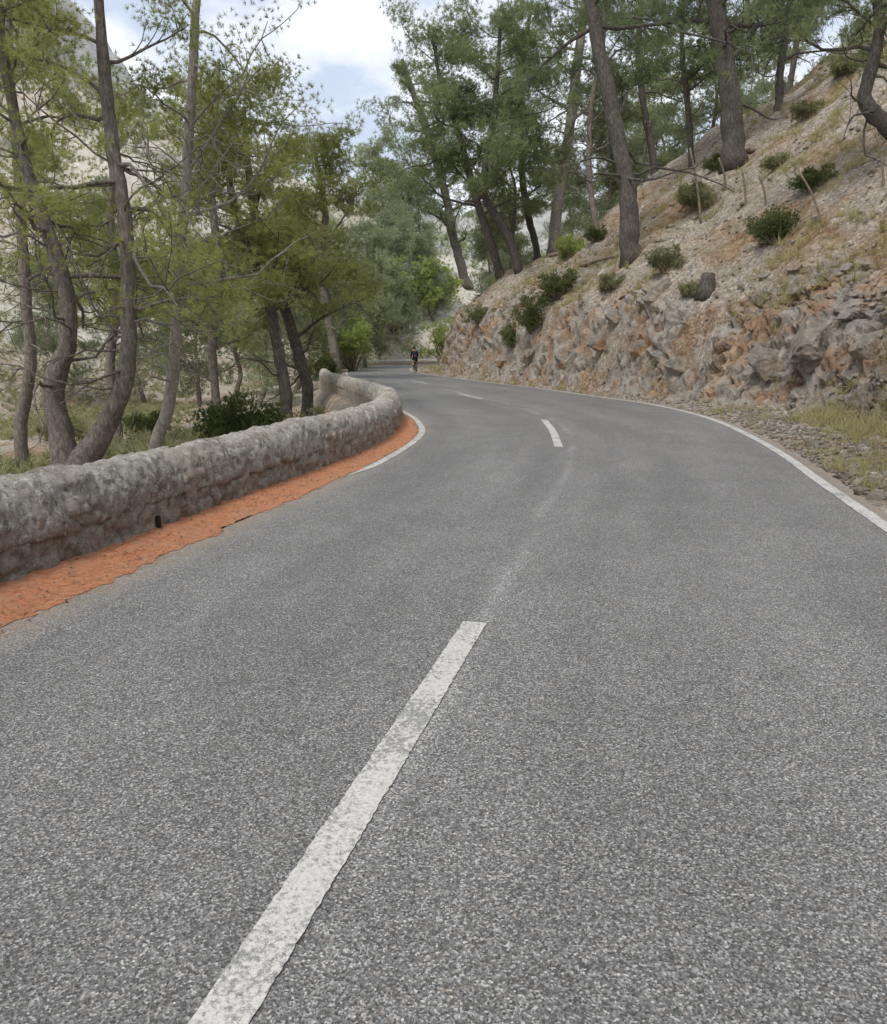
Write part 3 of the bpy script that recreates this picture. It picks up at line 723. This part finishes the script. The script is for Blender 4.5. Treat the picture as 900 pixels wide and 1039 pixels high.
B(832,346,104,76,'large grey outcrop in the right half of the bank',M['rock'],304)
B(786,370,66,48,'angular rock left of the large grey outcrop',M['rock'],305)
B(882,410,38,40,'grey rock at the right edge near the verge',M['rock'],306)
B(888,350,46,46,'grey block at the right edge above the verge rock',M['rock'],307)
B(650,356,28,22,'orange stone in the middle of the rock face',M['rockw'],308)
B(574,368,28,26,'ochre block low in the far rock face',M['rockw'],309)
B(538,362,26,24,'grey block near the far end of the rock face',M['rock'],310)
B(888,172,26,20,'pale boulder on the upper slope below the curved pine',M['rock'],311)
B(512,366,20,18,'rounded ochre rock at the far end of the bank',M['rockw'],312)
B(714,402,10,8,'loose orange stone on the verge by the rock face',M['rockw'],313)
B(735,350,40,32,'brown rock between the orange stone and the angular rock',M['rockw'],314)
B(690,374,34,24,'low grey rock at the foot of the bank above the loose stone',M['rock'],315)
B(5,598,7,6,'small pale stone at the foot of the wall on red earth',M['rock'],316)
rng=np.random.default_rng(99);m=MB()
base_=[rockverts(rng,1,5) for _ in range(6)]
NS=12000
ys_=np.exp(rng.uniform(np.log(7.5),np.log(80),NS));v_=rng.random(NS)<.38
xs_=np.where(v_,Rf(ys_)+.2+np.abs(rng.normal(size=NS))*1.4,Rf(ys_)+rng.uniform(2,34,NS))
sz=np.where(v_,rng.uniform(.012,.055,NS)*(1+(rng.random(NS)<.08)*1.5),rng.uniform(.025,.11,NS)*(1+(rng.random(NS)<.12)*1.8))
zs_=H(xs_,ys_)
for i in range(NS):
    V,F=base_[i%6];s_=sz[i];m.add(V*[s_*(.7+.7*((i*.618)%1)),s_,s_*.6]+[xs_[i],ys_[i],zs_[i]+.02],F)
tag(m.build('scattered_stones',M['rock'],smooth_=False),'loose limestone rubble scattered over the verge and slope','stones',kind='stuff')
m=MB()
for i in range(500):
    y=float(np.exp(rng.uniform(np.log(3),np.log(22))));L_=float(Lf(y));W_=float(WI(y));x=W_+(L_-W_)*rng.uniform(.0,1.12)
    V,F=base_[i%6];s_=rng.uniform(.004,.013);m.add(V*[s_,s_,s_*.7]+[x,y,.012+.04*(1-min(1,(x-W_)/(L_-W_)))],F)
tag(m.build('verge_pebbles',M['rockw'],smooth_=False),'small pebbles on the red earth beside the wall','pebbles',kind='stuff')
m=MB();n_=4500
y=np.exp(rng.uniform(np.log(3),np.log(20),n_));W_=WI(y);L_=Lf(y);x=W_+(L_-W_)*np.minimum(rng.uniform(.05,1.0,n_)+np.abs(rng.normal(size=n_))*.12,1.5)
a=rng.uniform(0,PI,n_);l_=rng.uniform(.02,.07,n_);z=.010+.06*np.clip(1-(x-W_)/(L_-W_),0,1)
d=np.c_[np.cos(a)*l_,np.sin(a)*l_,0*a];nn_=np.c_[-np.sin(a),np.cos(a),0*a]*.0022
p0=np.c_[x,y,z];v=np.stack([p0-nn_,p0+nn_,p0+d+[0,0,.004]],1).reshape(-1,3);m.add(v,np.arange(len(v)).reshape(-1,3))
tag(m.build('needle_litter',m_flat('rusty_needles',(.36,.17,.09),.9,0,.4),smooth_=False),'fallen rusty pine needles on the red earth and road edge beside the wall','needle litter',kind='stuff')
# ---------------------------------------------------------------- logs, stakes, stump
def log(p1,p2,wpx,label):
    a,t=hit(*p1);b_,t2=hit(*p2);r=wpx/2/FP*t
    if abs(t-t2)>6: b_=at(p2[0],p2[1],t)
    c_=curve(np.array([a+[0,0,r*1.1],(a+b_)/2+[0,0,r*1.5],b_+[0,0,r*1.1]]),12)
    m=MB();m.tube(c_,np.linspace(r,r*.7,12),9,rough=.2);o=m.build('fallen_log',M['wood'],loc=a)
    tag(o,label,'log')
log((556,262),(618,250),4,'thin fallen log lying across the slope left of the thick dark trunk')
log((650,222),(682,236),4,'pale broken log right of the thick dark trunk')
log((590,272),(626,262),4,'short log on the bank just below the thin fallen log')
def stake(x,y,tx,ty,label,w=2.6):
    p,t=hit(x,y);q=CAM+ray(tx,ty)*(p[1]/ray(tx,ty)[1]);r=w/2/FP*t
    m=MB();m.tube(curve(np.array([p-[0,0,.2],(p+q)/2+[r,0,0],q]),8),np.linspace(r,r*.7,8),7,rough=.15)
    o=m.build('wooden_stake',M['wood'],loc=p);tag(o,label,'stake',None)
stake(737,190,729,160,'short thin stake by the foot of the thickest pine')
stake(778,208,770,178,'thin leaning stake above the lone spiky bush')
stake(836,224,812,176,'long slanting stake right of the lone spiky bush')
stake(712,226,700,150,'thin stick standing in the olive bush')
stake(898,190,888,130,'bare stick near the right edge below the curved pine')
stake(757,208,752,170,'thin upright stick between two leaning stakes')
p,t=hit(716,298);m=MB();r=9/FP*t
m.tube(np.array([p-[0,0,.2],p+[0,0,r*.6],p+[.03,0,r*1.5],p+[.05,0,r*2.2]]),[r*1.3,r,r*.85,r*.75],12,rough=.3)
o=m.build('tree_stump',M['barkd'],loc=p);tag(o,'dark broken tree stump on the bank right of the pale boulder','stump')
# ---------------------------------------------------------------- cyclist
cb=gp(421,378)
hd=math.radians(9)
def ring(mb,c,R0,r,n=40,k=8):
    a=np.linspace(0,2*PI,n+1);mb.tube(np.stack([a*0+c[0],c[1]+R0*np.cos(a),c[2]+R0*np.sin(a)],1),np.full(n+1,r),k,cap=False)
bk=m_flat('black_bike_paint',(.02,.02,.024),.4);rub=m_flat('tyre_rubber',(.02,.02,.02),.8);al=m_flat('wheel_metal',(.12,.12,.125),.35,.8)
bike=empty('bicycle',cb,'black road bicycle ridden by the cyclist near the right edge line','bicycle');bike.rotation_euler=(0,0,hd);bike.scale=(1.08,)*3
def part(fn,name,mat,par):
    m=MB();fn(m);return m.build(name,mat,par)
def fr(m):
    A=dict(bb=(0,-.1,.28),st=(0,-.26,.80),hd=(0,.34,.86),hb=(0,.37,.74),ra=(0,-.5,.34),fa=(0,.5,.34))
    for a,b_,r in (('bb','st',.017),('bb','hb',.019),('st','hd',.016),('hd','hb',.02)): m.tube(np.array([A[a],A[b_]],float)[[0,1]],[r,r],8)
    for sx in (-.05,.05):
        m.tube(np.array([(0,-.1,.28),(sx,-.45,.33),(sx,-.5,.34)]),[.012,.009,.009],6)
        m.tube(np.array([(0,-.26,.78),(sx,-.48,.38),(sx,-.5,.34)]),[.01,.008,.008],6)
        m.tube(np.array([(0,.37,.74),(sx,.42,.66),(sx,.5,.34)]),[.014,.013,.009],6)
    m.tube(np.array([(0,-.26,.8),(0,-.29,.94)]),[.013,.013],8)
part(fr,'frame',bk,bike)
for yc in (-.5,.5):
    w_=part(lambda m:(ring(m,(0,yc,.34),.3,.012),m.tube(np.array([(-.05,yc,.34),(.05,yc,.34)]),[.02,.02],8),[m.tube(np.array([(0.01*(-1)**q,yc,.34),(0,yc+.3*math.cos(q*PI/9),.34+.3*math.sin(q*PI/9))]),[.0015,.0015],3) for q in range(18)]),'wheel',al,bike)
    part(lambda m:ring(m,(0,yc,.34),.325,.014),'tyre',rub,w_)
part(lambda m:(m.tube(np.array([(0,-.40,.965),(0,-.33,.97),(0,-.24,.96),(0,-.13,.955)]),[.05,.06,.035,.018],10)),'saddle',rub,bike)
part(lambda m:(m.tube(np.array([(0,.34,.86),(0,.36,.92),(0,.43,.94)]),[.014]*3,8),m.tube(np.array([(-.21,.44,.94),(0,.43,.94),(.21,.44,.94)]),[.014]*3,8),
    [m.tube(curve(np.array([(sx,.44,.94),(sx,.52,.93),(sx,.54,.87),(sx,.47,.81),(sx,.4,.81)]),12),np.full(12,.015),8) for sx in (-.21,.21)]),'handlebar',bk,bike)
part(lambda m:(ring(m,(.05,-.1,.28),.09,.006,24,5),m.tube(np.array([(.06,-.1,.28),(.07,-.1,.11)]),[.011,.009],6),m.tube(np.array([(-.05,-.1,.28),(-.07,-.1,.45)]),[.011,.009],6),m.tube(np.array([(-.07,-.1,.28),(.07,-.1,.28)]),[.015,.015],8)),'crankset',al,bike)
for sx,zz_ in ((.12,.11),(-.12,.45)): part(lambda m:m.tube(np.array([(sx-.05,-.1,zz_),(sx+.05,-.1,zz_)]),[.014,.014],6),'pedal',bk,bike)
def skin(name,verts,edges,mat,parent,sub=2):
    me=bpy.data.meshes.new(name);me.from_pydata([v[:3] for v in verts],edges,[]);o=bpy.data.objects.new(name,me);COL.objects.link(o)
    md=o.modifiers.new('s','SKIN');md.use_smooth_shade=True
    for i,v in enumerate(verts):
        d=me.skin_vertices[0].data[i];d.radius=(v[3],v[4] if len(v)>4 else v[3]);d.use_root=(i==0)
    s_=o.modifiers.new('u','SUBSURF');s_.levels=s_.render_levels=sub
    me.materials.append(mat)
    if parent is not None:o.parent=parent
    return o
sk=m_flat('skin',(.42,.24,.16),.6)
body=[(0,-.27,1.04,.13,.11),(0,-.17,1.16,.125,.10),(0,-.02,1.30,.14,.11),(0,.08,1.41,.11,.08),(0,.15,1.49,.052),(0,.19,1.56,.07),(0,.21,1.63,.085),(0,.2,1.70,.07)]
ed=[(i,i+1) for i in range(7)]
def addc(chain,root):
    prev=root
    for v in chain: body.append(v);ed.append((prev,len(body)-1));prev=len(body)-1
    return prev
for sx in (1,-1):
    hnd=addc([(sx*.18,.09,1.41,.056),(sx*.23,.20,1.20,.042),(sx*.24,.24,1.15,.04),(sx*.215,.42,1.01,.027),(sx*.21,.49,.975,.03)],3)
    for f_ in range(4):
        oy=.50+f_*.014;addc([(sx*(.225+.004*f_),oy+.02,.955-f_*.012,.010),(sx*.225,oy+.005,.925-f_*.012,.008)],hnd)
    addc([(sx*.185,.50,.965,.011),(sx*.185,.515,.935,.009)],hnd)
    if sx==1: addc([(.1,-.22,.98,.09),(.12,.06,.66,.062),(.12,.08,.60,.055),(.12,-.05,.36,.05),(.12,-.12,.20,.034),(.12,-.13,.155,.036),(.12,-.01,.13,.03)],0)
    else: addc([(-.1,-.22,.98,.09),(-.12,.17,.90,.062),(-.12,.20,.84,.055),(-.12,.06,.64,.05),(-.12,-.10,.53,.034),(-.12,-.12,.495,.036),(-.12,.0,.47,.03)],0)
per=skin('person',body,ed,sk,None)
per.location=Vector([float(q) for q in cb]);per.rotation_euler=(0,0,hd);per.scale=(1.08,)*3
tag(per,'person in dark cycling clothes and helmet riding away up the road, seen from behind','person')
jm=m_flat('dark_jersey',(.02,.018,.035),.8);jp=m_flat('magenta_jersey_hem',(.25,.06,.20),.8);sm_=m_flat('black_shorts',(.012,.012,.016),.8)
jv=[(0,-.24,1.09,.17,.14),(0,-.17,1.16,.17,.13),(0,-.02,1.30,.185,.14),(0,.08,1.41,.15,.10),(0,.12,1.455,.07)]
je=[(0,1),(1,2),(2,3),(3,4)]
for sx in (1,-1):
    b0=len(jv);jv+= [(sx*.18,.09,1.41,.08),(sx*.225,.185,1.23,.062),(sx*.235,.24,1.15,.052),(sx*.215,.40,1.02,.038)];je+=[(3,b0),(b0,b0+1),(b0+1,b0+2),(b0+2,b0+3)]
skin('jersey',jv,je,jm,per)
skin('jersey_pocket',[(0,-.31,1.09,.12,.06),(0,-.245,1.16,.13,.06)],[(0,1)],jp,per)
skin('shorts',[(0,-.28,1.03,.17,.14),(0,-.2,1.1,.15,.125),(.1,-.21,.97,.12),(.12,-.02,.76,.086),(-.1,-.21,.97,.12),(-.12,.07,.93,.086)],[(0,1),(0,2),(2,3),(0,4),(4,5)],sm_,per)
for sx,yy_,zz_ in ((.12,-.1,.135),(-.12,-.09,.475)):
    skin('shoe',[(sx,yy_-.06,zz_+.02,.045),(sx,yy_+.05,zz_+.0,.042),(sx,yy_+.14,zz_-.01,.032)],[(0,1),(1,2)],sm_,per)
V,F=rockverts(np.random.default_rng(1),3,0);V=unit(V);V[:,2]=np.where(V[:,2]<-.15,-.15,V[:,2])
m=MB();m.add(V*[.105,.14,.12]+[0,.2,1.67],F);m.build('helmet',bk,per)
# ---------------------------------------------------------------- world, sun, camera
w=bpy.data.worlds.new('World');scene.world=w;w.use_nodes=True;nt=w.node_tree;bg=nt.nodes['Background']
sky=nt.nodes.new('ShaderNodeTexSky');sky.sky_type='NISHITA';sky.sun_disc=False
SE=math.radians(56);SA=math.radians(-150)
sky.sun_elevation=SE;sky.sun_rotation=SA
tc=nt.nodes.new('ShaderNodeTexCoord');mp=nt.nodes.new('ShaderNodeMapping');mp.inputs['Scale'].default_value=(1,1,1.8)
nz=nt.nodes.new('ShaderNodeTexNoise');nz.inputs['Scale'].default_value=4.2;nz.inputs['Detail'].default_value=7;nz.inputs['Roughness'].default_value=.55
nt.links.new(tc.outputs['Generated'],mp.inputs[0]);nt.links.new(mp.outputs[0],nz.inputs['Vector'])
rp=nt.nodes.new('ShaderNodeValToRGB');e=rp.color_ramp.elements
e[0].position=.42;e[0].color=(5.6,6.3,7.6,1);e[1].position=.62;e[1].color=(11.0,11.0,11.2,1)
nt.links.new(nz.outputs['Fac'],rp.inputs[0])
mx=nt.nodes.new('ShaderNodeMix');mx.data_type='RGBA';mx.inputs[0].default_value=.85
nt.links.new(sky.outputs[0],mx.inputs[6]);nt.links.new(rp.outputs[0],mx.inputs[7]);nt.links.new(mx.outputs[2],bg.inputs[0])
bg.inputs[1].default_value=.13
sd=bpy.data.lights.new('Sun','SUN');sd.energy=2.2;sd.angle=math.radians(14);sd.color=(1,.94,.84)
so=bpy.data.objects.new('Sun',sd);COL.objects.link(so)
dirv=Vector((math.sin(SA)*math.cos(SE),math.cos(SA)*math.cos(SE),math.sin(SE)))
so.rotation_euler=dirv.to_track_quat('Z','Y').to_euler()
cd=bpy.data.cameras.new('Camera');co=bpy.data.objects.new('Camera',cd);COL.objects.link(co)
co.location=(0,0,CH);co.rotation_euler=(PI/2-P,0,0)
cd.sensor_fit='VERTICAL';cd.sensor_height=36;cd.sensor_width=36;cd.lens=FP/1039*36;cd.clip_end=2000;cd.clip_start=.05
scene.camera=co
scene.view_settings.view_transform='Standard';scene.view_settings.look='None';scene.view_settings.exposure=0
